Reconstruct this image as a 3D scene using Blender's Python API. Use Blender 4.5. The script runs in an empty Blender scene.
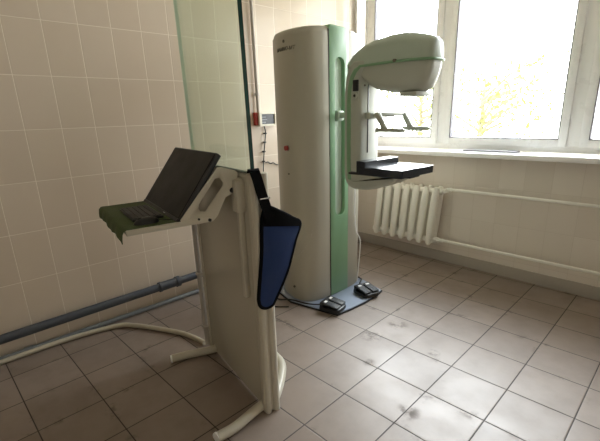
import bpy, bmesh, math, random
from mathutils import Vector, Matrix, noise
random.seed(7)
C = bpy.context.scene.collection
scn = bpy.context.scene
PI = math.pi

# ------------------------------------------------------------------ materials
def node_mat(name):
    m = bpy.data.materials.new(name); m.use_nodes = True
    nt = m.node_tree
    return m, nt, nt.nodes['Principled BSDF']

def N(nt, typ, **kw):
    n = nt.nodes.new(typ)
    for k, v in kw.items():
        setattr(n, k, v)
    return n

def srgb(r, g, b):
    f = lambda c: (c / 255 / 12.92) if c / 255 <= .04045 else ((c / 255 + .055) / 1.055) ** 2.4
    return (f(r), f(g), f(b), 1)

def math_n(nt, op, a, b=None, c=None):
    n = N(nt, 'ShaderNodeMath', operation=op)
    for i, x in enumerate((a, b, c)):
        if x is None: continue
        if isinstance(x, (int, float)): n.inputs[i].default_value = x
        else: nt.links.new(x, n.inputs[i])
    return n.outputs[0]

def mix_col(nt, fac, a, b):
    n = N(nt, 'ShaderNodeMix', data_type='RGBA')
    if isinstance(fac, (int, float)): n.inputs['Factor'].default_value = fac
    else: nt.links.new(fac, n.inputs['Factor'])
    for s, x in ((n.inputs[6], a), (n.inputs[7], b)):
        if isinstance(x, tuple): s.default_value = x
        else: nt.links.new(x, s)
    return n.outputs[2]

def smooth_map(nt, v, lo, hi, a=0., b=1.):
    n = N(nt, 'ShaderNodeMapRange', interpolation_type='SMOOTHSTEP')
    nt.links.new(v, n.inputs[0])
    n.inputs[1].default_value = lo; n.inputs[2].default_value = hi
    n.inputs[3].default_value = a; n.inputs[4].default_value = b
    return n.outputs[0]

def noise_n(nt, vec, scale, detail=3, rough=.55):
    n = N(nt, 'ShaderNodeTexNoise')
    n.inputs['Scale'].default_value = scale; n.inputs['Detail'].default_value = detail
    n.inputs['Roughness'].default_value = rough
    if vec is not None: nt.links.new(vec, n.inputs['Vector'])
    return n.outputs['Fac']

def bump(nt, bsdf, h, strength, dist):
    b = N(nt, 'ShaderNodeBump'); b.inputs['Strength'].default_value = strength
    b.inputs['Distance'].default_value = dist
    nt.links.new(h, b.inputs['Height']); nt.links.new(b.outputs[0], bsdf.inputs['Normal'])

def plain(name, col, rough=.45, metal=0., var=.05, rv=.05, scale=9., coat=0., bumpy=0., spec=.5):
    m, nt, b = node_mat(name)
    tc = N(nt, 'ShaderNodeTexCoord')
    f = noise_n(nt, tc.outputs['Object'], scale)
    dark = tuple(c * (1 - var) for c in col[:3]) + (1,)
    lite = tuple(min(1, c * (1 + var)) for c in col[:3]) + (1,)
    nt.links.new(mix_col(nt, f, dark, lite), b.inputs['Base Color'])
    nt.links.new(smooth_map(nt, f, .2, .8, max(0, rough - rv), min(1, rough + rv)), b.inputs['Roughness'])
    b.inputs['Metallic'].default_value = metal
    b.inputs['Coat Weight'].default_value = coat
    b.inputs['Specular IOR Level'].default_value = spec
    if bumpy:
        bump(nt, b, noise_n(nt, tc.outputs['Object'], scale * 30), bumpy, .002)
    return m

def cell_coord(nt, val, origin, size):
    return math_n(nt, 'DIVIDE', math_n(nt, 'SUBTRACT', val, origin), size)

def edge_dist(nt, u, size):                       # metres to the nearest grid line
    return math_n(nt, 'MULTIPLY', math_n(nt, 'PINGPONG', u, .5), size)

def wall_tile(name, axis, o_h, o_z, gcol, c0, c1, c2, tw=.1939, th=.30):
    m, nt, b = node_mat(name)
    g = N(nt, 'ShaderNodeNewGeometry'); s = N(nt, 'ShaderNodeSeparateXYZ')
    nt.links.new(g.outputs['Position'], s.inputs[0])
    u = cell_coord(nt, s.outputs[axis], o_h, tw); v = cell_coord(nt, s.outputs[2], o_z, th)
    d = math_n(nt, 'MINIMUM', edge_dist(nt, u, tw), edge_dist(nt, v, th))
    grout = smooth_map(nt, d, .0010, .0022, 1, 0)
    cmb = N(nt, 'ShaderNodeCombineXYZ')
    nt.links.new(math_n(nt, 'FLOOR', u), cmb.inputs[0]); nt.links.new(math_n(nt, 'FLOOR', v), cmb.inputs[1])
    wn = N(nt, 'ShaderNodeTexWhiteNoise', noise_dimensions='2D'); nt.links.new(cmb.outputs[0], wn.inputs['Vector'])
    tile = mix_col(nt, wn.outputs['Value'], c0, c1)
    f = noise_n(nt, g.outputs['Position'], 7)
    tile = mix_col(nt, math_n(nt, 'MULTIPLY', f, .25), tile, c2)
    nt.links.new(mix_col(nt, grout, tile, gcol), b.inputs['Base Color'])
    nt.links.new(smooth_map(nt, grout, 0, 1, .22, .7), b.inputs['Roughness'])
    bump(nt, b, smooth_map(nt, d, .0008, .0045), .35, .002)
    return m

def floor_tile():
    m, nt, b = node_mat('floor_tiles')
    g = N(nt, 'ShaderNodeNewGeometry')
    off = N(nt, 'ShaderNodeVectorMath', operation='SUBTRACT'); nt.links.new(g.outputs['Position'], off.inputs[0])
    off.inputs[1].default_value = (-1.1219, 1.3139, 0)
    rot = N(nt, 'ShaderNodeVectorRotate', rotation_type='Z_AXIS'); nt.links.new(off.outputs[0], rot.inputs['Vector'])
    rot.inputs['Angle'].default_value = -.0268
    s = N(nt, 'ShaderNodeSeparateXYZ'); nt.links.new(rot.outputs[0], s.inputs[0])
    T = .2942
    u = math_n(nt, 'DIVIDE', s.outputs[0], T); v = math_n(nt, 'DIVIDE', s.outputs[1], T)
    d = math_n(nt, 'MINIMUM', edge_dist(nt, u, T), edge_dist(nt, v, T))
    grout = smooth_map(nt, d, .0018, .0034, 1, 0)
    cmb = N(nt, 'ShaderNodeCombineXYZ')
    nt.links.new(math_n(nt, 'FLOOR', u), cmb.inputs[0]); nt.links.new(math_n(nt, 'FLOOR', v), cmb.inputs[1])
    wn = N(nt, 'ShaderNodeTexWhiteNoise', noise_dimensions='2D'); nt.links.new(cmb.outputs[0], wn.inputs['Vector'])
    tile = mix_col(nt, wn.outputs['Value'], srgb(136, 122, 112), srgb(148, 134, 124))
    f1 = noise_n(nt, g.outputs['Position'], 5, 5, .6)
    tile = mix_col(nt, smooth_map(nt, f1, .35, .75, 0, .45), tile, srgb(117, 104, 95))
    # worn dirty marks: strong ragged noise, mostly where feet drag along the seams
    f2 = noise_n(nt, g.outputs['Position'], 11, 6, .7)
    near = smooth_map(nt, d, .0, .05, 1, .0)
    f3 = noise_n(nt, g.outputs['Position'], 2.3, 2)
    dirt = math_n(nt, 'MULTIPLY', smooth_map(nt, f2, .5, .68), math_n(nt, 'MULTIPLY', near, smooth_map(nt, f3, .48, .6)))
    # a few distinct scuffs
    for (x, y, r) in ((-.82, 1.43, .075), (-.735, 1.22, .06), (-.98, 1.96, .05), (-1.36, 1.86, .10), (-1.2, 1.62, .05), (-1.32, 2.1, .09)):
        dd = N(nt, 'ShaderNodeVectorMath', operation='DISTANCE'); nt.links.new(g.outputs['Position'], dd.inputs[0])
        dd.inputs[1].default_value = (x, y, 0)
        sp = math_n(nt, 'MULTIPLY', smooth_map(nt, dd.outputs['Value'], r * .2, r, 1, 0), smooth_map(nt, f2, .42, .6))
        dirt = math_n(nt, 'MAXIMUM', dirt, sp)
    col = mix_col(nt, math_n(nt, 'MULTIPLY', dirt, .62), tile, srgb(56, 50, 46))
    col = mix_col(nt, grout, col, srgb(54, 47, 42))
    nt.links.new(col, b.inputs['Base Color'])
    r = math_n(nt, 'ADD', smooth_map(nt, f1, .2, .8, .38, .50), math_n(nt, 'MULTIPLY', math_n(nt, 'MAXIMUM', grout, dirt), .3))
    nt.links.new(r, b.inputs['Roughness'])
    b.inputs['Specular IOR Level'].default_value = .65
    bump(nt, b, math_n(nt, 'ADD', smooth_map(nt, d, .001, .006), math_n(nt, 'MULTIPLY', f1, .25)), .4, .0025)
    return m

def schlick(nt, f0):
    g = N(nt, 'ShaderNodeNewGeometry'); d = N(nt, 'ShaderNodeVectorMath', operation='DOT_PRODUCT')
    nt.links.new(g.outputs['Normal'], d.inputs[0]); nt.links.new(g.outputs['Incoming'], d.inputs[1])
    c = math_n(nt, 'SUBTRACT', 1.0, math_n(nt, 'ABSOLUTE', d.outputs['Value']))
    return math_n(nt, 'ADD', math_n(nt, 'MULTIPLY', math_n(nt, 'POWER', c, 5.0), 1 - f0), f0)

def clear_pane(name, tint, refl=.10):
    m = bpy.data.materials.new(name); m.use_nodes = True
    nt = m.node_tree; nt.nodes.clear()
    out = N(nt, 'ShaderNodeOutputMaterial'); mx = N(nt, 'ShaderNodeMixShader')
    tr = N(nt, 'ShaderNodeBsdfTransparent'); tr.inputs[0].default_value = tint
    gl = N(nt, 'ShaderNodeBsdfGlossy'); gl.inputs['Roughness'].default_value = .02
    nt.links.new(schlick(nt, refl * .4), mx.inputs[0])
    nt.links.new(tr.outputs[0], mx.inputs[1]); nt.links.new(gl.outputs[0], mx.inputs[2])
    nt.links.new(mx.outputs[0], out.inputs[0])
    return m

def screen_glass():
    # lead glass: sage tint plus a faint milky scatter
    m = bpy.data.materials.new('lead_glass'); m.use_nodes = True
    nt = m.node_tree; nt.nodes.clear()
    out = N(nt, 'ShaderNodeOutputMaterial'); mx = N(nt, 'ShaderNodeMixShader'); mx2 = N(nt, 'ShaderNodeMixShader')
    tr = N(nt, 'ShaderNodeBsdfTransparent'); tr.inputs[0].default_value = (.945, .985, .945, 1)
    df = N(nt, 'ShaderNodeBsdfDiffuse'); df.inputs[0].default_value = (.70, .78, .70, 1)
    gl = N(nt, 'ShaderNodeBsdfGlossy'); gl.inputs['Roughness'].default_value = .03
    gl.inputs[0].default_value = (.85, 1, .9, 1)
    mx.inputs[0].default_value = .07
    nt.links.new(tr.outputs[0], mx.inputs[1]); nt.links.new(df.outputs[0], mx.inputs[2])
    nt.links.new(schlick(nt, .03), mx2.inputs[0])
    nt.links.new(mx.outputs[0], mx2.inputs[1]); nt.links.new(gl.outputs[0], mx2.inputs[2])
    nt.links.new(mx2.outputs[0], out.inputs[0])
    return m

M = {}
M['wall_left'] = wall_tile('tiles_left', 1, 1.244, 1.9485, srgb(246, 236, 222), srgb(219, 204, 186), srgb(225, 211, 194), srgb(212, 194, 173))
M['wall_back'] = wall_tile('tiles_back', 0, -1.644, 1.9485, srgb(206, 196, 184), srgb(220, 211, 200), srgb(226, 218, 208), srgb(214, 204, 192))
M['floor'] = floor_tile()
M['plaster'] = plain('plaster', srgb(218, 210, 198), .8)
M['rear'] = plain('rear_wall_paint', srgb(186, 178, 166), .8)
M['ceiling'] = plain('ceiling_white', srgb(238, 233, 224), .85)
M['plinth'] = plain('plinth_paint', srgb(168, 160, 150), .6)
M['pvc'] = plain('window_pvc', srgb(250, 250, 250), .3, var=.02)
M['seal'] = plain('window_seal', srgb(120, 118, 126), .6)
M['pane'] = clear_pane('window_glass', (.97, .985, .98, 1))
M['white'] = plain('machine_white', srgb(172, 166, 150), .36, var=.008, rv=0, scale=2, coat=0)
M['whitepanel'] = plain('machine_cover', srgb(172, 166, 150), .32, var=.008, rv=0, scale=2, coat=0)
M['armwhite'] = plain('arm_white', srgb(176, 178, 166), .42, var=.008, rv=0, scale=2)
M['green'] = plain('machine_green', srgb(128, 164, 128), .42, var=.008, rv=0, scale=2)
M['palegreen'] = plain('head_pale_green', srgb(176, 188, 174), .44, var=.008, rv=0, scale=2)
M['slot'] = plain('slot_grey', srgb(182, 196, 180), .5)
M['black'] = plain('black_plastic', srgb(20, 20, 22), .4, var=.2)
M['blackgloss'] = plain('black_gloss', srgb(22, 26, 32), .16, var=.1)
M['tablenavy'] = plain('table_navy', srgb(20, 28, 40), .2, var=.05, spec=.45)
M['screen'] = plain('screen_black', srgb(12, 13, 12), .35, var=.1, spec=.1)
M['keys'] = plain('key_black', srgb(30, 30, 30), .5)
M['red'] = plain('red_button', srgb(150, 36, 26), .35)
M['redbox'] = plain('red_plastic', srgb(160, 42, 36), .4)
M['logo'] = plain('logo_grey', srgb(92, 88, 78), .5)
M['chrome'] = plain('chrome', srgb(205, 205, 205), .2, metal=1)
M['basemetal'] = plain('base_blue_grey', srgb(146, 156, 174), .35, metal=.1)
M['rubber'] = plain('rubber', srgb(28, 28, 30), .7)
M['cable'] = plain('cable_dark', srgb(40, 38, 36), .6)
M['padgrey'] = plain('pedal_grey', srgb(34, 35, 38), .5)
M['label'] = plain('white_label', srgb(225, 225, 225), .5)
M['stand'] = plain('stand_white', srgb(196, 190, 174), .34, var=.008, rv=0, scale=2, coat=0)
M['panelgloss'] = plain('panel_gloss', srgb(194, 188, 172), .17, var=.008, rv=0, scale=2)
M['glass'] = screen_glass()
M['glassedge'] = plain('glass_edge_green', srgb(14, 58, 52), .15)
M['glassfar'] = plain('glass_edge_pale', srgb(190, 205, 188), .2)
M['mat'] = plain('mat_green', srgb(62, 78, 34), .75, var=.3, bumpy=.5)
M['apron'] = plain('apron_blue', srgb(12, 46, 98), .7, var=.12, bumpy=.25)
M['binding'] = plain('apron_black', srgb(9, 9, 12), .9, spec=.15)
M['pipegrey'] = plain('sewer_grey', srgb(70, 74, 82), .45)
M['pipesteel'] = plain('pipe_steel', srgb(138, 144, 150), .4)
M['conduit'] = plain('conduit_grey', srgb(184, 178, 170), .75)
M['hose'] = plain('hose_cream', srgb(190, 182, 164), .45)
M['radiator'] = plain('radiator_enamel', srgb(242, 240, 232), .35, var=.01, rv=0)
M['boxwhite'] = plain('box_cream', srgb(232, 226, 208), .4)
M['display'] = plain('display_dark', srgb(52, 56, 62), .2, var=.4, scale=40)
M['folder'] = plain('folder_grey', srgb(150, 148, 152), .5)
M['acrylic'] = clear_pane('acrylic', (.95, .97, .96, 1), .06)
M['bark'] = plain('bark', srgb(150, 138, 118), .9, var=.3)
M['leaf'] = plain('leaf_yellow_green', srgb(150, 168, 84), .6, var=.25, scale=3)
M['leafb'] = plain('leaf_green', srgb(84, 104, 34), .6, var=.25, scale=3)
M['ground'] = plain('ground_pale', srgb(170, 165, 145), .9, var=.2, scale=1)
M['stone'] = plain('outer_wall', srgb(215, 210, 200), .9)

# ------------------------------------------------------------------ mesh building
class MB:
    def __init__(s): s.b = bmesh.new(); s.slot = 0
    def _tag(s, faces):
        for f in faces: f.material_index = s.slot
    def box(s, lo, hi, bev=0., seg=2, mat=None):
        r = bmesh.ops.create_cube(s.b, size=1)
        vs = r['verts']; lo, hi = Vector(lo), Vector(hi)
        for v in vs:
            v.co = Vector([lo[i] + (v.co[i] + .5) * (hi[i] - lo[i]) for i in range(3)])
            if mat is not None: v.co = mat @ v.co
        fs = list({f for v in vs for f in v.link_faces}); s._tag(fs)
        if bev:
            es = list({e for v in vs for e in v.link_edges})
            bmesh.ops.bevel(s.b, geom=es, offset=bev, segments=seg, affect='EDGES', profile=.5, material=-1)
        return s
    def ring_faces(s, rings, closed_path=False, caps=True):
        n = len(rings[0]); vs = [[s.b.verts.new(p) for p in r] for r in rings]
        fs = []; m = len(vs)
        for i in range(m if closed_path else m - 1):
            a, b = vs[i], vs[(i + 1) % m]
            for k in range(n):
                fs.append(s.b.faces.new((a[k], a[(k + 1) % n], b[(k + 1) % n], b[k])))
        if caps and not closed_path:
            fs.append(s.b.faces.new(vs[0][::-1])); fs.append(s.b.faces.new(vs[-1]))
        s._tag(fs); return s
    def tube(s, path, r, seg=12, closed=False, sub=0):
        p = [Vector(q) for q in path]
        if sub: p = spline(p, sub, closed)
        n = len(p); rings = []; up = None
        for i in range(n):
            a = p[i - 1] if (i or closed) else p[0]; b = p[(i + 1) % n] if (i < n - 1 or closed) else p[-1]
            t = (b - a).normalized()
            if up is None:
                up = Vector((0, 0, 1)) if abs(t.z) < .9 else Vector((1, 0, 0))
            x = t.cross(up).normalized(); up = x.cross(t).normalized()
            rr = r[i] if isinstance(r, list) else r
            rings.append([p[i] + (x * math.cos(2 * PI * k / seg) + up * math.sin(2 * PI * k / seg)) * rr for k in range(seg)])
        return s.ring_faces(rings, closed)
    def cyl(s, a, b, r, seg=20, r2=None): return s.tube([a, b], [r, r if r2 is None else r2], seg)
    def prism(s, poly, axis, lo, hi, bev=0., seg=3, ang=.5):
        """poly: 2-D outline in the two other axes (in x,y,z order), extruded along axis"""
        def P(q, t):
            c = list(q); c.insert(axis, t); return Vector(c)
        a = [s.b.verts.new(P(q, lo)) for q in poly]; b = [s.b.verts.new(P(q, hi)) for q in poly]
        n = len(poly); fs = [s.b.faces.new(a[::-1]), s.b.faces.new(b)]
        for k in range(n): fs.append(s.b.faces.new((a[k], a[(k + 1) % n], b[(k + 1) % n], b[k])))
        s._tag(fs)
        if bev:
            bmesh.ops.recalc_face_normals(s.b, faces=fs)
            es = [e for e in {e for f in fs for e in f.edges} if len(e.link_faces) == 2 and e.calc_face_angle(0) > ang]
            bmesh.ops.bevel(s.b, geom=es, offset=bev, segments=seg, affect='EDGES', profile=.5, material=-1)
        return s
    def ball(s, c, r, u=16, v=10, sc=(1, 1, 1)):
        r_ = bmesh.ops.create_uvsphere(s.b, u_segments=u, v_segments=v, radius=r)
        for q in r_['verts']: q.co = Vector((q.co.x * sc[0], q.co.y * sc[1], q.co.z * sc[2])) + Vector(c)
        s._tag({f for q in r_['verts'] for f in q.link_faces}); return s
    def quad(s, *pts):
        f = s.b.faces.new([s.b.verts.new(p) for p in pts]); s._tag([f]); return s

def spline(p, sub, closed=False):
    out = []; n = len(p)
    for i in range(n if closed else n - 1):
        p0 = p[i - 1] if (i or closed) else p[0]; p1 = p[i]; p2 = p[(i + 1) % n]
        p3 = p[(i + 2) % n] if (i + 2 < n or closed) else p[-1]
        for k in range(sub):
            t = k / sub
            out.append(.5 * ((2 * p1) + (p2 - p0) * t + (2 * p0 - 5 * p1 + 4 * p2 - p3) * t * t + (3 * p1 - p0 - 3 * p2 + p3) * t ** 3))
    if not closed: out.append(p[-1])
    return out

FRAME = {}                                               # world matrix of each root
def link(name, mb, mats, parent=None, local=False, ang=40):
    """one mesh object; shapes are in world space unless local (the parent's own frame)"""
    me = bpy.data.meshes.new(name)
    bmesh.ops.recalc_face_normals(mb.b, faces=mb.b.faces)
    mb.b.to_mesh(me); mb.b.free()
    for m in (mats if isinstance(mats, (list, tuple)) else [mats]): me.materials.append(m)
    for p in me.polygons: p.use_smooth = True
    me.set_sharp_from_angle(angle=math.radians(ang))
    o = bpy.data.objects.new(name, me); C.objects.link(o)
    if parent is not None:
        F = FRAME[parent]
        if not local: me.transform(F.inverted())
        o.parent = parent; FRAME[o] = F
    else:
        co = [v.co for v in me.vertices]
        lo = Vector([min(c[i] for c in co) for i in range(3)]); hi = Vector([max(c[i] for c in co) for i in range(3)])
        base = Vector(((lo.x + hi.x) / 2, (lo.y + hi.y) / 2, lo.z))
        me.transform(Matrix.Translation(-base)); o.location = base
        FRAME[o] = Matrix.Translation(base)
    return o

def tag(o, label=None, cat=None, group=None, kind=None):
    for k, v in (('label', label), ('category', cat), ('group', group), ('kind', kind)):
        if v: o[k] = v
    return o

def empty(name, loc, rz=0., **kw):
    o = bpy.data.objects.new(name, None); C.objects.link(o)
    o.empty_display_size = .1
    o.location = loc; o.rotation_euler = (0, 0, rz)
    FRAME[o] = Matrix.Translation(Vector(loc)) @ Matrix.Rotation(rz, 4, 'Z')
    return tag(o, **kw)

# ------------------------------------------------------------------ room shell
XL, YB, XR, YF, H = -2.836, 3.42, 1.55, -1.9, 2.95
def struct(name, mb, m, parent=None): return tag(link(name, mb, m, parent), kind=None if parent else 'structure')
struct('floor', MB().box((XL - .25, YF - .2, -.12), (XR + .2, YB + .25, 0)), M['floor'])
struct('ceiling', MB().box((XL - .25, YF - .2, H), (XR + .2, YB + .25, H + .12)), M['ceiling'])
struct('wall_left', MB().box((XL - .25, YF - .2, 0), (XL, YB + .25, H)), M['wall_left'])
struct('wall_right', MB().box((XR, YF - .2, 0), (XR + .2, YB + .25, H)), M['plaster'])
struct('wall_front', MB().box((XL, YF - .2, 0), (XR, YF, H)), M['rear'])
WX0, WX1, WZ0, WZ1 = XL + .001, -.30, 1.05, 2.72
wb = MB()
wb.box((XL, YB, 0), (XR, YB + .25, WZ0 - .04)); wb.box((XL, YB, WZ1), (XR, YB + .25, H))
wb.box((XL, YB, WZ0 - .04), (WX0, YB + .25, WZ1)); wb.box((WX1, YB, WZ0 - .04), (XR, YB + .25, WZ1))
struct('wall_back', wb, M['wall_back'])
struct('baseboard_back', MB().box((XL, YB - .012, 0), (XR, YB, .10), .003), M['plinth'])

# window: white frame, sashes and sill
win = empty('window_1', ((WX0 + WX1) / 2, YB + .08, WZ0), kind='structure')
fy0, fy1 = YB + .05, YB + .13
fr = MB()
fr.box((WX0, fy0, WZ0), (WX1, fy1, WZ0 + .055), .004); fr.box((WX0, fy0, WZ1 - .06), (WX1, fy1, WZ1), .004)
for x0, x1 in ((WX0, -2.80), (-2.68, -2.63), (-1.86, -1.79), (-.83, -.75), (WX1 - .06, WX1)):
    fr.box((x0, fy0, WZ0 + .05), (x1, fy1, WZ1 - .05), .004)
link('window_frame', fr, M['pvc'], win)
for x0, x1 in ((-2.80, -2.68), (-2.63, -1.86), (-1.79, -.83), (-.75, WX1 - .06)):
    sb = MB(); w = .055 if x1 - x0 > .3 else .012; a, b = fy0 - .018, fy1 - .03
    z0, z1 = WZ0 + .045, WZ1 - .055
    sb.box((x0 + w - .004, a + .0006, z0), (x1 - w + .004, b - .0006, z0 + .055), .003); sb.box((x0 + w - .004, a + .0006, z1 - w), (x1 - w + .004, b - .0006, z1), .003)
    sb.box((x0, a, z0), (x0 + w, b, z1), .005); sb.box((x1 - w, a, z0), (x1, b, z1), .005)
    s_ = link('sash', sb, M['pvc'], win)
    sl = MB(); t = .007; q0, q1 = x0 + w, x1 - w; r0, r1 = z0 + .055, z1 - w
    for lo, hi in (((q0, a + .001, r0), (q0 + t, b - .004, r1)), ((q1 - t, a + .001, r0), (q1, b - .004, r1)),
                   ((q0 + t, a + .0015, r0), (q1 - t, b - .004, r0 + t)), ((q0 + t, a + .0015, r1 - t), (q1 - t, b - .004, r1))):
        sl.box(lo, hi)
    if x1 - x0 > .3: link('glazing_seal', sl, M['seal'], s_)
    link('pane', MB().box((q0, a + .02, r0), (q1, a + .026, r1)), M['pane'], s_)
link('window_sill', MB().box((XL, 3.245, 1.008), (WX1 + .06, fy0 + .02, 1.048), .008), M['pvc'], win)

# ------------------------------------------------------------------ things on the walls and along the floor
t = empty('waste_pipe', (-2.78, 1.0, .13), label='thick dark grey plastic waste pipe running along the foot of the tiled wall', cat='pipe')
zp = lambda y: .158 + .012 * (y - 1)
link('pipe_run', MB().cyl((-2.782, -1.7, zp(-1.7)), (-2.782, 3.3, zp(3.3)), .029), M['pipegrey'], t)
cp = MB(); cp.cyl((-2.782, 1.10, zp(1.1)), (-2.782, 1.24, zp(1.24)), .0345)
cp.cyl((-2.782, 1.232, zp(1.23)), (-2.782, 1.262, zp(1.26)), .0415); cp.cyl((-2.782, 1.095, zp(1.1)), (-2.782, 1.112, zp(1.11)), .0385)
link('coupling', cp, M['pipegrey'], t)
for y in (-.6, 1.9, 2.9):
    c = MB(); c.box((XL + .001, y - .012, zp(y) - .012), (-2.79, y + .012, zp(y) + .012)); c.cyl((-2.782, y - .012, zp(y)), (-2.782, y + .012, zp(y)), .033)
    link('clamp', c, M['pipesteel'], t)
t = empty('floor_pipe', (-2.80, 1., 0), label='thin pale grey pipe lying on the floor below the thick waste pipe', cat='pipe')
link('pipe_run', MB().cyl((-2.795, -1.7, .017), (-2.795, 3.36, .017), .0165, 14), M['pipesteel'], t)
for y in (.2, 2.6): link('socket', MB().cyl((-2.795, y, .019), (-2.795, y + .05, .019), .0188, 14), M['pipesteel'], t)

t = empty('wall_conduit', (-2.80, 2.14, 1.42), label='vertical grey conduit on the wall above the small display box', cat='conduit')
link('pipe_run', MB().cyl((-2.812, 2.165, 1.41), (-2.812, 2.148, H), .014, 16), M['conduit'], t)
for z_ in (1.55, 2.5): link('clip', MB().cyl((-2.812, 2.16, z_), (-2.812, 2.16, z_ + .02), .021, 16), M['conduit'], t)

t = empty('display_box', (-2.81, 2.25, 1.30), label='small cream wall box with dark display and red side above the hanging cable', cat='control box')
link('red_housing', MB().box((XL, 2.122, 1.312), (-2.80, 2.152, 1.416), .004), M['redbox'], t)
fb = MB(); F0, F1, G0, G1 = 2.150, 2.345, 1.303, 1.418
for lo, hi in (((XL, F0 + .024, G0), (-2.778, F1 - .024, G0 + .016)), ((XL, F0 + .024, G1 - .016), (-2.778, F1 - .024, G1)),
               ((XL, F0, G0 - .0005), (-2.7775, F0 + .024, G1 + .0005)), ((XL, F1 - .024, G0 - .0005), (-2.7775, F1, G1 + .0005))): fb.box(lo, hi)
link('frame', fb, M['boxwhite'], t)
link('display', MB().box((XL, F0 + .02, G0 + .012), (-2.790, F1 - .02, G1 - .012)), M['display'], t)
db = MB()
for i in range(3): db.box((-2.7905, F0 + .034, G0 + .028 + i * .021), (-2.7885, F0 + .075 + .012 * (i % 2), G0 + .036 + i * .021))
link('readout', db, M['pipesteel'], t)
cb = [(-2.82, 2.225, 1.305), (-2.818, 2.236, 1.25), (-2.818, 2.222, 1.16), (-2.82, 2.205, 1.05), (-2.82, 2.19, .9), (-2.82, 2.185, .5), (-2.82, 2.18, .2)]
link('cable', MB().tube(cb, .005, 8, sub=6), M['cable'], t)
for z_, y_ in ((1.24, 2.2345), (1.165, 2.223), (1.085, 2.211), (1.0, 2.201)):
    link('cable_clip', MB().box((XL, y_ - .011, z_ - .006), (-2.812, y_ + .011, z_ + .006), .002), M['cable'], t)
wr = [(-2.829, 2.225, .985), (-2.822, 2.25, .99), (-2.828, 2.28, .972), (-2.822, 2.31, .978), (-2.826, 2.36, .955), (-2.83, 2.5, .95)]
tag(link('loose_wire', MB().tube(wr, .0045, 8, sub=5), M['cable']), 'short kinked brown wire on the wall between the hanging cable and the mammography machine', 'wire')

# radiator under the window
rad = empty('radiator', (-2.06, 3.31, .13), label='white cast iron radiator below the window sill, beside the mammography machine', cat='radiator')
x0 = -2.410; pitch = .0985; Y = 3.315
sh = -.05 / .58                                           # the row leans a little
for i in range(7):
    xc = x0 + pitch * (i + .5)
    m_ = MB()
    X = lambda z_: xc + .018 + (z_ - .44) * .09
    for yy in (Y - .042, Y + .042):
        path = [(X(z_), yy, z_) for z_ in (.188, .213, .31, .45, .59, .70, .728)]
        m_.tube(path, [.018, .030, .033, .033, .033, .030, .018], 14)
    for z_ in (.228, .688):
        m_.box((X(z_) - .026, Y - .06, z_ - .028), (X(z_) + .026, Y + .06, z_ + .028), .018, 3)
        m_.cyl((X(z_) - pitch / 2, Y, z_), (X(z_) + pitch / 2, Y, z_), .026, 14)
    m_.box((X(.44) - .010, Y - .045, .2), (X(.44) + .010, Y + .045, .70), .004)
    link('section', m_, M['radiator'], rad)
for xk in (x0 + .2, x0 + .55):
    link('wall_bracket', MB().box((xk - .012, 3.36, .60), (xk + .012, YB - .0005, .64), .003), M['radiator'], rad)
for z_ in (.688, .228):
    link('plug', MB().cyl((x0 - .012, Y, z_), (x0 + .03, Y, z_), .03, 8), M['radiator'], rad)
for lab, z_, xs in (('upper white heating pipe leaving the top of the radiator', .716, -1.675), ('lower white heating pipe leaving the bottom of the radiator', .238, -1.72)):
    t = empty('heating_pipe', (-.6, Y, z_), label=lab, cat='pipe', group='radiator pipes')
    del t['group']
    link('pipe_run', MB().tube([(xs, Y, z_ - (.02 if z_ > .5 else 0)), (xs + .06, Y, z_), (XR - .1, Y, z_ + .0)], .0125, 12), M['radiator'], t)
    v = MB(); v.cyl((xs, Y, z_ - (.02 if z_ > .5 else 0)), (xs + .035, Y, z_ - .008), .023, 6); v.cyl((xs + .045, Y, z_ - .004), (xs + .07, Y, z_), .018, 12)
    link('valve_nut', v, M['radiator'], t)

t = tag(link('folder', MB().box((-1.55, 3.35, 1.0485), (-1.13, 3.44, 1.062), .003), M['folder']), 'thin grey flat folder lying on the white window sill', 'folder')
ch = MB(); ch.cyl((-2.45, 3.44, 1.25), (-2.45, 3.44, 2.62), .0022, 6)
for k in range(95): ch.ball((-2.45, 3.44, 1.26 + k * .0145), .0042, 6, 4)
tag(link('blind_chain', ch, M['seal']), 'thin beaded blind chain hanging in front of the left window pane', 'chain')

# ------------------------------------------------------------------ mammography machine
mam = empty('mammography_machine', (-2.12, 2.2, 0), label='white and green floor standing mammography machine with C arm beside the window', cat='medical machine')
half = [(-1.934, .103), (-1.937, .165), (-1.952, .235), (-1.983, .285), (-2.03, .314), (-2.09, .325), (-2.16, .318), (-2.235, .296), (-2.31, .255), (-2.37, .188), (-2.41, .10), (-2.415, .03)]
def foot(inset=0., n=4, notch=True):
    pts = spline([Vector((x, -d, 0)) for x, d in half] + [Vector((x, d, 0)) for x, d in half[::-1]], n)
    c = Vector((-2.15, 0, 0)); out = []
    for p in pts:
        dv = p - c; L = dv.length
        out.append(c + dv * ((L - inset) / L))
    if notch: out += [Vector((-1.99, .099, 0)), Vector((-1.99, -.099, 0))]   # the green panel sits in this recess
    return out
rings = []
for z_, ins in ((.016, .004), (.03, 0), (.3, 0), (.9, -.004), (1.5, -.002), (1.90, .0), (1.918, .004), (1.930, .012), (1.936, .026), (1.938, .045)):
    rings.append([(p.x, p.y + 2.2, z_ + (p.y * p.y) * (-.22 if z_ > 1.85 else 0)) for p in foot(ins)])
link('column_shell', MB().ring_faces(rings), M['white'], mam, ang=50)
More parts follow.
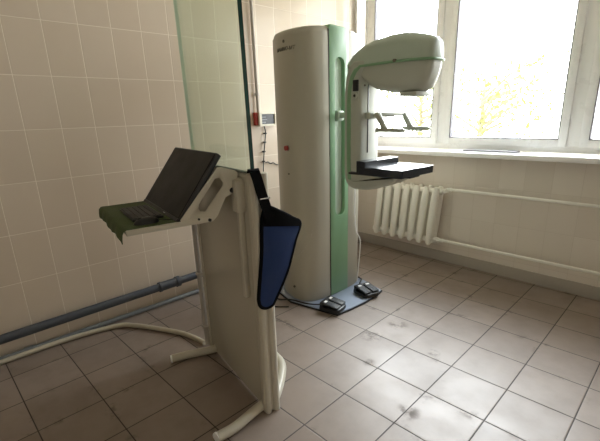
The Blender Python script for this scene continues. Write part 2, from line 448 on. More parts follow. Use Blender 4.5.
# raised front cover on the side that faces the room, with a rounded lower corner
fpA = foot(-.005, 10, False); lim0, lim1 = 3, 98
cv = MB(); cols = []
for i in range(lim0, lim1 + 1):
    p = fpA[i]; u = (i - lim0) / (lim1 - lim0)
    xx = p.x
    # bottom edge rises in a quarter round towards the green panel
    zb = .30
    r = .30
    dx = (xx + 1.96)
    if dx > -r:
        q = min(1., (dx + r) / r); zb = .30 + r * .95 * (1 - math.sqrt(max(0, 1 - q * q)))
    cols.append((p, zb))
zt = 1.899
strip = []
for p, zb in cols:
    strip.append([(p.x, p.y + 2.2, zb), (p.x, p.y + 2.2, zb + (zt - zb) * .33), (p.x, p.y + 2.2, zb + (zt - zb) * .66), (p.x, p.y + 2.2, zt - .22 * p.y * p.y)])
back = [[(q[0] + (-2.15 - q[0]) * .05, q[1] + (2.2 - q[1]) * .05, q[2]) for q in s_] for s_ in strip]
rings = [s_ + b_[::-1] for s_, b_ in zip(strip, back)]
cov = link('front_cover', cv.ring_faces(rings), M['whitepanel'], mam, ang=40)
# buttons, screws and lettering on the cover
def on_cover(x):                                          # outward point and normal on the room side of the column
    best = min((q for q in foot(-.006, 30, False) if q.y < -.1), key=lambda q: abs(q.x - x))
    fp = [q for q in foot(-.006, 30, False) if q.y < -.1]; i = fp.index(best)
    a, b = fp[max(0, i - 3)], fp[min(len(fp) - 1, i + 3)]
    tn = (b - a).normalized(); n = Vector((-tn.y, tn.x, 0))
    if n.y > 0: n = -n
    return Vector((best.x, best.y + 2.2, 0)), n
def knob(name, x, z_, r, h, m):
    p, n = on_cover(x); p.z = z_
    return link(name, MB().cyl(p - n * .004, p + n * h, r, 18), M[m], mam)
knob('emergency_button', -2.118, 1.165, .017, .020, 'red')
knob('button_collar', -2.118, 1.165, .022, .007, 'chrome')
knob('screw', -2.115, .985, .007, .004, 'logo')
knob('screw', -2.10, .12, .009, .004, 'logo')
knob('emblem', -2.118, 1.845, .010, .002, 'logo')
def wrap_text(name, body, x_start, x_end, z_, size, m, parent):
    cu = bpy.data.curves.new(name, 'FONT'); cu.body = body; cu.size = size; cu.extrude = .0; cu.shear = .25
    o = bpy.data.objects.new(name, cu); C.objects.link(o)
    dg = bpy.context.evaluated_depsgraph_get(); me = bpy.data.meshes.new_from_object(o.evaluated_get(dg))
    bpy.data.objects.remove(o)
    bm_ = MB(); bm_.b.from_mesh(me)
    xs = [v.co.x for v in bm_.b.verts]; w0, w1 = min(xs), max(xs)
    ex = bmesh.ops.extrude_face_region(bm_.b, geom=list(bm_.b.faces))
    top = {v for v in ex['geom'] if isinstance(v, bmesh.types.BMVert)}
    for v in bm_.b.verts:
        x = x_start + (v.co.x - w0) / (w1 - w0) * (x_end - x_start)
        p, n = on_cover(x); zz = z_ + v.co.y
        v.co = p + n * (.0015 if v in top else -.001) + Vector((0, 0, zz))
    return link(name, bm_, m, parent)
wrap_text('lettering', 'МАММО-МТ', -2.205, -2.02, 1.788, .032, M['logo'], mam)

# green front panel with its long recessed guide slot
gp = MB().prism([(2.10, .018), (2.30, .018), (2.30, 1.915), (2.292, 1.93), (2.275, 1.94), (2.12, 1.945), (2.104, 1.94), (2.10, 1.93)], 0, -2.0, -1.928, .006, 2)
gpo = link('green_panel', gp, M['green'], mam)
pill = []
for k in range(13): a = PI * k / 12; pill.append((2.205 + .052 * math.cos(a), 1.70 + .052 * math.sin(a)))
for k in range(13): a = PI + PI * k / 12; pill.append((2.205 + .052 * math.cos(a), .70 + .052 * math.sin(a)))
ct = link('slot_cutter', MB().prism(pill, 0, -1.985, -1.90), M['green'], mam)
bo = gpo.modifiers.new('slot', 'BOOLEAN'); bo.object = ct; bo.operation = 'DIFFERENCE'; bo.solver = 'EXACT'
dg = bpy.context.evaluated_depsgraph_get()
nm = bpy.data.meshes.new_from_object(gpo.evaluated_get(dg)); gpo.modifiers.clear(); gpo.data = nm
for p in nm.polygons: p.use_smooth = True
nm.set_sharp_from_angle(angle=math.radians(35))
bpy.data.objects.remove(ct)
link('guide_track', MB().prism([(y, z_) for y, z_ in [(2.205 + (y - 2.205) * .9, z_) for y, z_ in pill]], 0, -1.984, -1.955), M['slot'], mam)
link('panel_gasket', MB().box((-1.985, 2.0965, .02), (-1.930, 2.0995, 1.915)), M['black'], mam)

# base plate with a rubber edge
def arc_base(off, z0, z1):
    pts = [(-1.70, 1.915), (-1.685, 2.05), (-1.68, 2.2), (-1.688, 2.35), (-1.71, 2.455), (-1.98, 2.53), (-2.2, 2.57), (-2.40, 2.5), (-2.50, 2.2), (-2.42, 1.95), (-2.33, 1.885), (-2.10, 1.825), (-1.90, 1.865)]
    c = Vector((-2.08, 2.2)); out = []
    for x, y in pts:
        d = Vector((x, y)) - c; d *= (d.length + off) / d.length; out.append((c.x + d.x, c.y + d.y))
    return out
link('base_edge', MB().prism(arc_base(.008, 0, 0), 2, 0, .012, .002, 1), M['rubber'], mam)
link('base_plate', MB().prism(arc_base(0, 0, 0), 2, .004, .0165, .002, 1), M['basemetal'], mam)

# C arm: carriage, spine, head, seam stripe
ca = MB(); ca.box((-1.975, 2.172, 1.335), (-1.915, 2.238, 1.405), .01); ca.cyl((-1.93, 2.205, 1.372), (-1.74, 2.205, 1.372), .020)
link('carriage', ca, M['palegreen'], mam)
AY0, AY1 = 2.068, 2.282
spine = [(-1.778, 1.0), (-1.772, .955), (-1.755, .922), (-1.725, .900), (-1.68, .890), (-1.60, .893), (-1.52, .91), (-1.44, .94), (-1.37, .975), (-1.35, 1.0), (-1.352, 1.012),
         (-1.635, 1.012), (-1.645, 1.03), (-1.645, 1.60), (-1.60, 1.66), (-1.60, 1.70), (-1.70, 1.70), (-1.745, 1.66), (-1.765, 1.60), (-1.778, 1.50)]
link('arm_spine', MB().prism([(x, z_) for x, z_ in spine], 1, AY0, AY1, .022, 3, .6), M['armwhite'], mam, ang=35)
# head, lofted along x: (x, top z, half width)
def head_ring(x, zt_, zb_, hw, rt, rb, cy=2.205):
    pts = []
    def arc(cy_, cz_, r_, a0, a1, n=7):
        for k in range(n):
            a = a0 + (a1 - a0) * k / (n - 1); pts.append((x, cy_ + r_[0] * math.cos(a), cz_ + r_[1] * math.sin(a)))
    ry = hw * .8
    arc(cy + hw - ry, zt_ - rt, (ry, rt), 0, PI / 2); arc(cy - hw + ry, zt_ - rt, (ry, rt), PI / 2, PI)
    ry2 = min(hw * .7, .09)
    arc(cy - hw + ry2, zb_ + rb, (ry2, rb), PI, 1.5 * PI); arc(cy + hw - ry2, zb_ + rb, (ry2, rb), 1.5 * PI, 2 * PI)
    return pts
ZS = 1.657
up = [(-1.782, 1.60, .06), (-1.776, 1.655, .10), (-1.76, 1.70, .120), (-1.72, 1.748, .130), (-1.66, 1.787, .134), (-1.58, 1.806, .136), (-1.48, 1.817, .136), (-1.40, 1.817, .132),
      (-1.34, 1.809, .124), (-1.29, 1.798, .112), (-1.25, 1.786, .097), (-1.223, 1.775, .080), (-1.208, 1.762, .062), (-1.203, 1.75, .045)]
rings = [head_ring(x, zt_, min(ZS, zt_ - .03), hw, max(.012, min(.07, (zt_ - ZS) * .55)) if zt_ > ZS + .03 else .012, .004) for x, zt_, hw in up]
link('tube_head_cover', MB().ring_faces(rings), M['palegreen'], mam, ang=50)
lo = [(-1.70, 1.585, .124), (-1.645, 1.575, .128), (-1.61, 1.54, .130), (-1.55, 1.512, .131), (-1.46, 1.494, .131), (-1.39, 1.488, .126), (-1.34, 1.487, .117), (-1.295, 1.490, .106), (-1.258, 1.505, .092), (-1.232, 1.55, .077), (-1.215, 1.60, .062), (-1.207, 1.64, .045)]
rings = [head_ring(x, ZS + .004, zb_, hw, .006, min(.055, (ZS - zb_) * .5), 2.205) for x, zb_, hw in lo]
link('tube_head_body', MB().ring_faces(rings), M['armwhite'], mam, ang=50)
# green seam: round the nose, back along both sides and down the spine
sm = MB()
nose = [(-1.65, 2.066), (-1.60, 2.066), (-1.48, 2.066), (-1.40, 2.070), (-1.34, 2.079), (-1.29, 2.091), (-1.25, 2.107), (-1.22, 2.127), (-1.204, 2.147), (-1.198, 2.175)]
path = [(x, y, ZS) for x, y in nose] + [(x, 4.41 - y, ZS) for x, y in nose[::-1]]
sm.tube(path, .0075, 8, sub=3)
def stripe(y0, y1):
    outer = [(-1.738, .955), (-1.746, 1.05), (-1.746, 1.45), (-1.740, 1.54), (-1.722, 1.602), (-1.69, 1.645), (-1.640, 1.6645)]
    inner = [(-1.640, 1.6495), (-1.672, 1.622), (-1.697, 1.58), (-1.711, 1.53), (-1.715, 1.45), (-1.715, 1.05), (-1.710, .955)]
    sm.prism(outer + inner, 1, y0, y1, .002, 1)
stripe(AY0 - .004, AY0 + .02); stripe(AY1 - .02, AY1 + .004)
link('green_seam', sm, M['green'], mam)
link('head_screw', MB().cyl((-1.395, 2.075, ZS + .004), (-1.395, 2.056, ZS + .004), .009, 12), M['logo'], mam)
link('collimator_lip', MB().box((-1.385, 2.11, 1.468), (-1.275, 2.30, 1.492), .004), M['armwhite'], mam)
link('body_screw', MB().cyl((-1.61, 2.078, 1.545), (-1.61, 2.070, 1.545), .006, 10), M['logo'], mam)
# controls on the arm
cs = link('control_switch', MB().box((-1.698, 2.062, 1.515), (-1.656, 2.08, 1.582), .004), M['black'], mam)
kb = MB(); kb.box((-1.699, 2.066, 1.455), (-1.655, 2.08, 1.515), .006); kb.cyl((-1.677, 2.068, 1.488), (-1.677, 2.056, 1.488), .017, 16)
kn = link('control_dial', kb, M['armwhite'], mam)
link('dial_dot', MB().cyl((-1.677, 2.057, 1.488), (-1.677, 2.054, 1.488), .009, 10), M['black'], kn)
# travel slot and compression paddle
link('travel_slot', MB().box((-1.6465, 2.150, 1.13), (-1.6425, 2.160, 1.575), .001), M['black'], mam)
pd = MB(); pd.box((-1.65, 2.12, 1.345), (-1.60, 2.20, 1.385), .006); pd.box((-1.61, 2.15, 1.352), (-1.50, 2.25, 1.378), .006)
pdl = link('paddle_bracket', pd, M['armwhite'], mam)
pf = MB(); pf.box((-1.522, 2.06, 1.36), (-1.492, 2.365, 1.384), .006)
for y in (2.07, 2.355):
    pf.prism([(-1.522, 1.372), (-1.495, 1.384), (-1.435, 1.292), (-1.44, 1.278), (-1.468, 1.278)], 1, y - .012, y + .012, .004, 2)
    pf.prism([(-1.515, 1.274), (-1.51, 1.292), (-1.33, 1.288), (-1.31, 1.282), (-1.31, 1.27), (-1.33, 1.266), (-1.515, 1.266)], 1, y - .014, y + .014, .005, 2)
link('paddle_frame', pf, M['armwhite'], pdl)
link('paddle_plate', MB().box((-1.50, 2.075, 1.262), (-1.315, 2.35, 1.2665)), M['acrylic'], pdl)
# breast support table
tb = MB().prism([(-1.605, 1.006), (-1.268, 1.006), (-1.265, 1.055), (-1.605, 1.057)], 1, 1.99, 2.345, .003, 1, .3)
tb.prism([(-1.66, 1.004), (-1.60, 1.004), (-1.60, 1.085), (-1.66, 1.085)], 1, 2.09, 2.26, .002, 1, .3)
tb.prism([(-1.58, .998), (-1.270, .998), (-1.268, 1.02), (-1.58, 1.02)], 1, 2.08, 2.19, .003, 1, .3)
tbo = link('support_table', tb, M['tablenavy'], mam)
link('table_riser', MB().prism([(-1.605, 1.054), (-1.535, 1.054), (-1.537, 1.090), (-1.605, 1.092)], 1, 1.9915, 2.36, .0015, 1, .3), M['tablenavy'], tbo)
link('table_rail', MB().box((-1.665, 1.985, 1.006), (-1.58, 2.02, 1.020), .003), M['black'], tbo)
ww = [(-1.926, 2.36, 1.0), (-1.922, 2.372, .85), (-1.92, 2.37, .62), (-1.925, 2.40, .48), (-1.92, 2.44, .40), (-1.935, 2.455, .25), (-1.955, 2.45, .02)]
link('white_lead', MB().tube(ww, .004, 8, sub=6), M['pvc'], mam)

# foot switches
def foot_switch(cx, cy, rz, label, cable):
    r = empty('foot_switch', (cx, cy, .0165), rz, label=label, cat='foot pedal')
    b = MB(); b.prism([(-.075, -.075), (.06, -.075), (.08, -.05), (.08, .05), (.06, .075), (-.075, .075)], 2, 0, .030, .006, 2)
    b.box((-.075, -.072, .02), (-.042, .072, .062), .008)
    link('base', b, M['black'], r, True)
    for s in (-1, 1):
        Rm = Matrix.Translation((-.055, s * .037, .057)) @ Matrix.Rotation(math.radians(8), 4, 'Y')
        p = MB().box((-.005, -.031, -.006), (.125, .031, .006), .005, 2, Rm)
        for k in range(5): p.box((.04 + k * .016, -.026, .005), (.047 + k * .016, .026, .0075), 0, 2, Rm)
        pp = link('pedal', p, M['padgrey'], r, True)
        link('pedal_mark', MB().box((.006, -.015, .0055), (.024, .015, .0075), 0, 2, Rm), M['label'], pp, True)
    link('cable', MB().tube(cable, .0055, 8, sub=6), M['cable'], r)
foot_switch(-1.775, 1.95, math.radians(13), 'black twin foot pedal on the near corner of the blue grey machine base',
            [(-1.845, 1.93, .035), (-1.90, 1.885, .03), (-1.98, 1.855, .025), (-2.10, 1.83, .022), (-2.2, 1.79, .008), (-2.32, 1.80, .008), (-2.45, 1.88, .008), (-2.6, 2.05, .008)])
foot_switch(-1.752, 2.318, math.radians(-14), 'black twin foot pedal on the far corner of the machine base, nearer the radiator',
            [(-1.822, 2.335, .04), (-1.87, 2.38, .05), (-1.90, 2.44, .05), (-1.95, 2.50, .03), (-2.05, 2.535, .022)])
tag(link('floor_cable', MB().tube([(-2.05, 1.76, .006), (-2.16, 1.66, .006), (-2.28, 1.60, .006), (-2.42, 1.60, .006), (-2.6, 1.72, .006), (-2.72, 1.9, .006)], .005, 8, sub=6), M['cable']),
    'thin loose dark cable on the floor tiles left of the near foot pedal', 'cable')

# ------------------------------------------------------------------ radiation protection screen with monitor tray
TH = math.radians(-9.3); P0 = (-1.30, .957, 0)
st = empty('protective_screen', P0, TH, label='white protective screen on curved tube feet with upright green glass pane', cat='screen')
L = lambda name, mb, m, p=st, ang=40: link(name, mb, m, p, True, ang)
L('panel', MB().box((-.70, -.008, .010), (-.02, .012, 1.158), .003), M['panelgloss'])
L('panel_rim', MB().box((-.70, -.012, 1.140), (-.02, -.007, 1.158), .001), M['stand'])
# right post: two rounded tubes and a web
po = MB(); po.box((-.028, -.020, .004), (.006, .062, 1.160), .006, 3)
po.cyl((.004, -.002, .004), (.004, -.002, 1.158), .015, 18); po.cyl((.001, .042, .004), (.001, .042, 1.158), .020, 18)
L('right_post', po, M['stand'])
lp = MB(); lp.box((-.712, -.018, .004), (-.690, .035, 1.155), .006, 3)
L('left_post', lp, M['stand'])
loop = [(.030, -.277), (.022, -.19), (-.008, -.10), (-.035, -.01), (-.036, .05), (-.09, .11), (-.17, .178), (-.26, .235), (-.355, .25), (-.47, .235), (-.58, .17), (-.63, .10), (-.645, .03), (-.645, -.03), (-.665, -.10), (-.682, -.17), (-.698, -.262)]
L('foot_loop', MB().tube([(x, y, .024) for x, y in loop], .0235, 14, sub=4), M['stand'])
for x, y, dx, dy in ((.028, -.277, .3, -1), (-.694, -.262, -.2, -1)):
    d = Vector((dx, dy, 0)).normalized(); p = Vector((x, y, .024))
    L('foot_cap', MB().cyl(p - d * .004, p + d * .006, .0237, 14), M['pvc'])
# glass, leaning back a touch
gm = Matrix.Translation((0, .003, 1.150)) @ Matrix.Rotation(math.radians(.8), 4, 'X')
g = MB(); g.box((-.697, -.009, 0), (-.010, .009, 1.05), 0, 2, gm)
g.b.normal_update()
gi = gm.to_3x3().inverted()
for f in g.b.faces:
    n_ = gi @ f.normal
    f.material_index = 0 if abs(n_.y) > .9 else (2 if n_.x < -.9 else 1)
# edges in the same dark green as real thick glass seen end-on
L('glass_pane', g, [M['glass'], M['glassedge'], M['glassfar']])
L('glass_channel', MB().box((-.695, -.012, 1.150), (-.016, .024, 1.158), .001), M['black'])
# rail for the tray
rl = MB(); rl.box((-.118, -.034, .58), (-.088, -.006, 1.135), .009, 3)
L('rail', rl, M['stand'])
L('rail_bracket', MB().box((-.125, -.05, .99), (-.07, -.006, 1.128), .006, 2), M['stand'])
kn = MB(); kn.cyl((-.145, -.062, 1.085), (-.118, -.062, 1.085), .022, 14); kn.cyl((-.12, -.062, 1.085), (-.10, -.05, 1.085), .012, 12)
L('clamp_knob', kn, M['black'])
# tray and its folded metal bracket
TX0, TX1 = -.66, -.10
tr = MB(); tr.box((TX0, -.49, .966), (TX1, -.15, .983), .003)
tr.box((TX1 - .012, -.4905, .9655), (TX1 + .0008, -.1495, .9865), .002)
tro = L('monitor_tray', tr, M['stand'])
for xs in (TX1 - .006, TX0 + .002):
    bk = MB()
    poly = [(-.272, .968), (-.15, .966), (-.128, .985), (-.085, 1.06), (-.056, 1.07), (-.036, 1.085), (-.020, 1.155), (-.034, 1.168), (-.096, 1.186), (-.112, 1.184), (-.285, .992)]
    bk.prism(poly, 0, xs, xs + .005)
    o = L('tray_bracket', bk, M['stand'])
    hole = [(-.206, 1.028), (-.200, 1.016), (-.178, 1.012), (-.095, 1.106), (-.090, 1.122), (-.104, 1.143), (-.124, 1.142), (-.202, 1.046)]
    ct = link('hole_cutter', MB().prism(hole, 0, xs - .02, xs + .03), M['stand'], st, True)
    bo = o.modifiers.new('hole', 'BOOLEAN'); bo.object = ct; bo.operation = 'DIFFERENCE'; bo.solver = 'EXACT'
    nm = bpy.data.meshes.new_from_object(o.evaluated_get(bpy.context.evaluated_depsgraph_get())); o.modifiers.clear(); o.data = nm
    bpy.data.objects.remove(ct)
bp = MB()
bp.prism([(-.281, .992), (-.109, 1.186), (-.105, 1.183), (-.277, .989)], 0, TX0 + .004, TX1 - .004)
bp.prism([(-.112, 1.186), (-.02, 1.158), (-.02, 1.154), (-.112, 1.182)], 0, TX0 + .004, TX1 - .004)
L('tray_backplate', bp, M['stand'])
L('tray_bolt', MB().cyl((TX1 - .002, -.165, .975), (TX1 + .006, -.165, .975), .007, 10), M['black'])
L('tray_bolt', MB().cyl((TX1 - .002, -.21, .985), (TX1 + .003, -.21, .985), .005, 10), M['black'])
# cable conduit up the left edge, with clips
cd = [(-.60, -.12, .965), (-.68, -.05, .93), (-.722, -.028, .84), (-.728, -.028, .70), (-.728, -.028, .5), (-.728, -.028, .25), (-.72, -.028, .10), (-.71, -.03, .03)]
L('cable_tube', MB().tube(cd, .0145, 12, sub=5), M['conduit'])
for z_ in (.49, .14): L('tube_clip', MB().box((-.746, -.046, z_), (-.695, -.006, z_ + .02), .004), M['conduit'])

# the hose arriving along the floor
hp = [(-2.745, -.6, .017), (-2.755, .0, .017), (-2.75, .45, .017), (-2.69, .735, .017), (-2.61, .815, .017), (-2.50, .885, .017), (-2.29, .992, .017), (-2.16, 1.03, .017), (-2.075, 1.042, .017), (-2.052, 1.045, .018)]
tag(link('floor_hose', MB().tube(hp, .0155, 12, sub=6), M['hose']), 'cream cable hose snaking over the floor to the left foot of the protective screen', 'hose')

# monitor leaning on the tray (local frame of the screen)
S = FRAME[st]
def rel(x, y, z_): return S @ Vector((x, y, z_))
mon = empty('monitor', rel(-.375, -.29, .985), TH, label='black flat monitor leaning back on the tray of the protective screen', cat='monitor')
def in_mon(mb): mb.b.transform(FRAME[mon].inverted() @ S); return mb
tilt = math.atan2(.189, .252)
MM = Matrix.Translation((0, -.300, .9865)) @ Matrix.Rotation(-tilt, 4, 'X')       # x across, z up the screen, +y behind
LM = lambda name, mb, m, p=mon: link(name, in_mon(mb), M[m], p, True)
LM('casing', MB().box((-.650, .002, 0.0), (-.105, .026, .324), .004, 2, MM), 'black')
LM('screen_face', MB().box((-.643, -.0005, .018), (-.112, .003, .318), .001, 1, MM), 'screen')
LM('lower_bezel', MB().box((-.645, -.002, .001), (-.110, .004, .016), .001, 1, MM), 'black')
LM('power_mark', MB().box((-.30, -.0026, .007), (-.275, -.0018, .010), 0, 1, MM), 'label')
# soft mat over the tray, draped over its front edge
mt = MB(); rings = []
prof = [(-.20, .9845), (-.30, .9845), (-.40, .9845), (-.47, .9845), (-.488, .9855), (-.497, .984), (-.503, .975), (-.506, .96), (-.507, .945)]
for k in range(25):
    x = TX0 + .01 + (.54) * k / 24 - .0
    dz = .004 * math.sin(k * .9); L_ = []
    droop = .004 * math.sin(k * .55 + .6)
    if k > 21: droop += .005 * (k - 21) / 3
    for j, (y, z_) in enumerate(prof):
        L_.append(Vector((x, y - (.002 * math.sin(k * 1.3) if j > 5 else 0), z_ - (droop * (j - 4) / 4 if j > 4 else 0))))
    tk = [Vector((q.x, q.y - (.0035 if j > 5 else .001 * (j > 4)), q.z + (.0035 if j < 7 else 0))) for j, q in enumerate(L_)]
    rings.append(L_ + tk[::-1])
mt.ring_faces(rings); mt.b.transform(S)
tag(link('tray_mat', mt, M['mat'], ang=60), 'dark green soft mat covering the tray under the keyboard, drooping over its front edge', 'mat')
# keyboard
kbr = empty('keyboard', rel(-.345, -.38, .9885), TH, label='small black keyboard on the green mat in front of the leaning monitor', cat='keyboard')
KF = FRAME[kbr].inverted() @ S
k_ = MB().box((-.475, -.442, .989), (-.215, -.318, .9985), .003); k_.b.transform(KF)
link('base', k_, M['black'], kbr, True)
for r_ in range(5):
    for c_ in range(14):
        if r_ == 0 and 4 <= c_ <= 8:
            if c_ > 4: continue
            x0_, x1_ = -.471 + 4 * .018, -.471 + 9 * .018 - .0025
        else:
            x0_, x1_ = -.471 + c_ * .018, -.471 + (c_ + 1) * .018 - .0025
        kk = MB().box((x0_, -.438 + r_ * .0232, .9982), (x1_, -.438 + (r_ + 1) * .0232 - .003, 1.0025), .001, 1); kk.b.transform(KF)
        link('key', kk, M['keys'], kbr, True)
# mouse
ms = empty('mouse', rel(-.168, -.400, .9885), TH, label='black computer mouse on the green mat to the right of the keyboard', cat='mouse')
MFm = FRAME[ms].inverted() @ S
mb_ = MB(); rr = []
for k in range(11):
    u = -1 + 2 * k / 10; y = -.400 + u * .048; w = .029 * math.sqrt(max(.02, 1 - u * u * .92)); h = .025 * math.sqrt(max(.03, 1 - (u * .95 - .05) ** 2))
    rr.append([(-.168 + w * math.cos(a), y, .989 + max(0, h * math.sin(a))) for a in [PI * j / 12 for j in range(13)]])
mb_.ring_faces(rr); mb_.b.transform(MFm); link('body', mb_, M['black'], ms, True, 60)
w_ = MB().cyl((-.172, -.424, 1.0075), (-.164, -.424, 1.0075), .008, 12); w_.b.transform(MFm); link('scroll_wheel', w_, M['keys'], ms, True)
c_ = MB().tube([(-.168, -.350, .996), (-.17, -.325, .9905), (-.155, -.30, .9905), (-.15, -.27, .9905)], .002, 6, sub=5); c_.b.transform(MFm); link('cable', c_, M['cable'], ms, True)

# apron hanging beside the post on its strap
ap = empty('lead_apron', rel(.045, .08, .55), TH, label='dark blue lead apron with black edging, hung by a strap from the screen post', cat='apron')
AF = FRAME[ap].inverted() @ S
AX = .030
out = [(.030, 1.020), (.052, 1.017), (.088, .997), (.124, .977), (.165, .952), (.199, .929), (.190, .892), (.168, .850), (.127, .741), (.085, .655), (.047, .586), (.036, .573), (.018, .569), (-.001, .571), (-.020, .585), (-.027, .605), (-.026, .64), (-.008, .753), (.003, .841), (.008, .928), (.016, .99)]
def drape(y, z_, off): return AX + off + .005 * math.sin((y + .1) * 26 + z_ * 3)
def apron_sheet(pts, th, mat, name, bulge=.012):
    b = MB(); c = Vector((sum(p[0] for p in pts) / len(pts), sum(p[1] for p in pts) / len(pts)))
    sm_ = [Vector((p[0], p[1], 0)) for p in pts]; sm_ = spline(sm_, 2, True)
    lev = (1.0, .97, .85, .6, .3)
    front = [[(drape(c.x + (p.x - c.x) * l, c.y + (p.y - c.y) * l, th + bulge * (1 - l)), c.x + (p.x - c.x) * l, c.y + (p.y - c.y) * l) for p in sm_] for l in lev]
    rear = [[(drape(c.x + (p.x - c.x) * l, c.y + (p.y - c.y) * l, -th), c.x + (p.x - c.x) * l, c.y + (p.y - c.y) * l) for p in sm_] for l in lev[::-1]]
    b.ring_faces(rear + front); b.b.transform(AF)
    return link(name, b, M[mat], ap, True, 60)
apron_sheet(out, .007, 'apron', 'body')
def band(pts, r, name, sc=1.0, sub=4, closed=False):
    b = MB(); b.tube([(drape(y, z_, .002), y, z_) for y, z_ in pts], r, 8, closed, sub); b.b.transform(AF); return link(name, b, M['binding'], ap, True, 60)
band(out, .0085, 'edging', closed=True)
yk = MB()                                                 # broad black band across the top
top = [(.030, 1.022), (.075, 1.006), (.124, .979), (.201, .930)]; bot = [(.008, .945), (.070, .936), (.13, .926), (.193, .914)]
tp = spline([Vector((a, b, 0)) for a, b in top], 5); bt = spline([Vector((a, b, 0)) for a, b in bot], 5)
rings = []
for p, q in zip(tp, bt):
    rings.append([(drape(p.x, p.y, .013), p.x, p.y), (drape(q.x, q.y, .016), q.x, q.y), (drape(q.x, q.y, -.010), q.x, q.y), (drape(p.x, p.y, -.010), p.x, p.y)])
yk.ring_faces(rings); yk.b.transform(AF); link('top_band', yk, M['binding'], ap, True, 60)
def strap(name, path, w, th, m):
    b = MB(); rings = []
    P = spline([Vector(q) for q in path], 6)
    for i, p in enumerate(P):
        t_ = (P[min(i + 1, len(P) - 1)] - P[max(i - 1, 0)]).normalized()
        s_ = Vector((0, 1, 0)); s_ = (s_ - t_ * s_.dot(t_)).normalized(); n_ = s_.cross(t_)
        rings.append([p + s_ * w + n_ * th, p - s_ * w + n_ * th, p - s_ * w - n_ * th, p + s_ * w - n_ * th])
    b.ring_faces(rings); b.b.transform(AF); return link(name, b, M[m], ap, True)
sp = strap('strap', [(.030, -.010, 1.172), (.037, -.002, 1.14), (.038, .010, 1.09), (.040, .024, 1.04), (.044, .034, 1.0), (.047, .044, .965)], .022, .0025, 'binding')
lp_ = strap('strap_loop', [(.030, -.010, 1.172), (.012, -.004, 1.178), (-.012, .004, 1.172), (-.032, .010, 1.15), (-.034, .012, 1.12)], .022, .0025, 'binding')
bk = MB().box((.041, .000, 1.058), (.047, .046, 1.064), .001); bk.b.transform(AF); link('buckle', bk, M['chrome'], sp, True)

# ------------------------------------------------------------------ outside the window
struct('ground_outside', MB().box((-30, YB + 1.2, -1.6), (20, 40, -1.5)), M['ground'])
def tree(x, y, h, cr, seed, label, leaf, nleaf=1400):
    rnd = random.Random(seed)
    r = empty('tree', (x, y, -1.5), label=label, cat='tree', )
    b = MB(); base = Vector((x, y, -1.5)); tips = []
    b.tube([base, base + Vector((.1, 0, h * .3)), base + Vector((0, .1, h * .62)), base + Vector((.05, 0, h * .9))], [.12, .10, .06, .02], 8)
    for k in range(26):
        z0 = h * rnd.uniform(.25, .85); a = rnd.uniform(0, 2 * PI); ln = cr * rnd.uniform(.6, 1.05)
        p0 = base + Vector((0, 0, z0)); p2 = p0 + Vector((math.cos(a) * ln, math.sin(a) * ln, ln * rnd.uniform(.1, .7)))
        p1 = (p0 + p2) / 2 + Vector((0, 0, .1 * ln))
        b.tube([p0, p1, p2], [.035, .022, .008], 6); tips += [(p1 + p2) / 2, p2, p1]
    link('trunk', b, M['bark'], r)
    f = MB()
    for k in range(nleaf):
        t_ = rnd.choice(tips); c = t_ + Vector((rnd.gauss(0, .22), rnd.gauss(0, .22), rnd.gauss(0, .22)))
        u = Vector((rnd.gauss(0, 1), rnd.gauss(0, 1), rnd.gauss(0, 1))).normalized(); v = u.cross(Vector((rnd.gauss(0, 1), rnd.gauss(0, 1), rnd.gauss(0, 1)))).normalized()
        s_ = rnd.uniform(.035, .075)
        f.quad(c - u * s_, c + v * s_ * .5, c + u * s_, c - v * s_ * .5)
    link('foliage', f, M[leaf], r)
tree(-3.6, 8.4, 3.9, 1.2, 3, 'small yellow green tree outside the window, right of the raised machine head', 'leaf')
tree(-6.2, 10.5, 4.0, 1.2, 5, 'pale yellow green tree farther off outside, seen under the machine head', 'leaf', 1000)
tree(.8, 10.5, 5.0, 1.5, 8, 'green tree outside the right part of the window', 'leafb')

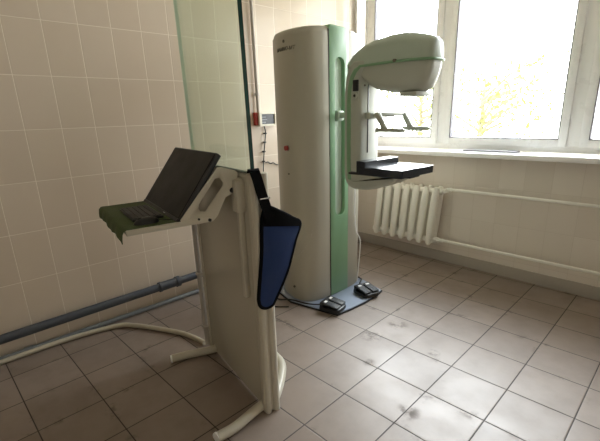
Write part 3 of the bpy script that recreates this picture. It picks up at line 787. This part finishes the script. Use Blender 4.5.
# ------------------------------------------------------------------ light
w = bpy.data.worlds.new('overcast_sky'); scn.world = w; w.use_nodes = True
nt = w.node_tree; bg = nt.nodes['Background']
tc = N(nt, 'ShaderNodeTexCoord'); sep = N(nt, 'ShaderNodeSeparateXYZ'); nt.links.new(tc.outputs['Generated'], sep.inputs[0])
cl = noise_n(nt, tc.outputs['Generated'], 3, 4)
sky = mix_col(nt, smooth_map(nt, sep.outputs[2], -.05, .6), (1, .99, .97, 1), (.90, .95, 1, 1))
sky = mix_col(nt, smooth_map(nt, cl, .45, .7, 0, .3), sky, (1, 1, 1, 1))
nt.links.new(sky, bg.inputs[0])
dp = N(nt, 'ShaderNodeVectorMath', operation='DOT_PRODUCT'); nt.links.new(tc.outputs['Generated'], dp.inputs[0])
dp.inputs[1].default_value = (-.52, .84, .16)             # sky brightness shaped for the room light: strongest this way, dimmed to the right
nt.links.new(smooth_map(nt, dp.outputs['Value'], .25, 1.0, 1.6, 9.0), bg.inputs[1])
pl = bpy.data.lights.new('window_portal', 'AREA'); pl.shape = 'RECTANGLE'; pl.size = WX1 - WX0; pl.size_y = WZ1 - WZ0
pl.cycles.is_portal = True
po_ = bpy.data.objects.new('window_portal', pl); C.objects.link(po_)
po_.location = ((WX0 + WX1) / 2, YB + .26, (WZ0 + WZ1) / 2); po_.rotation_euler = (-PI / 2, 0, 0)

# ------------------------------------------------------------------ camera (fitted to the tile joints)
cam = bpy.data.cameras.new('camera'); co = bpy.data.objects.new('camera', cam); C.objects.link(co); scn.camera = co
f_px, yaw, pitch, roll, hh = 395.92, -.824, .2914, .0323, 1.3759
cam.sensor_fit = 'HORIZONTAL'; cam.sensor_width = 36; cam.lens = f_px / 600 * 36
cam.shift_y = 14.43 / 600; cam.clip_start = .05
F = Vector((math.sin(yaw) * math.cos(pitch), math.cos(yaw) * math.cos(pitch), -math.sin(pitch)))
Rr = Vector((math.cos(yaw), -math.sin(yaw), 0)); Dn = F.cross(Rr)
r2 = Rr * math.cos(roll) + Dn * math.sin(roll); d2 = -Rr * math.sin(roll) + Dn * math.cos(roll)
co.matrix_world = Matrix(((r2.x, -d2.x, -F.x, 0), (r2.y, -d2.y, -F.y, 0), (r2.z, -d2.z, -F.z, hh), (0, 0, 0, 1)))

scn.view_settings.view_transform = 'Standard'; scn.view_settings.look = 'None'
scn.view_settings.gamma = 1; scn.view_settings.use_curve_mapping = False
scn.view_settings.exposure = 2.0
scn.cycles.max_bounces = 12; scn.cycles.diffuse_bounces = 8; scn.cycles.transparent_max_bounces = 16
scn.cycles.sample_clamp_indirect = 8
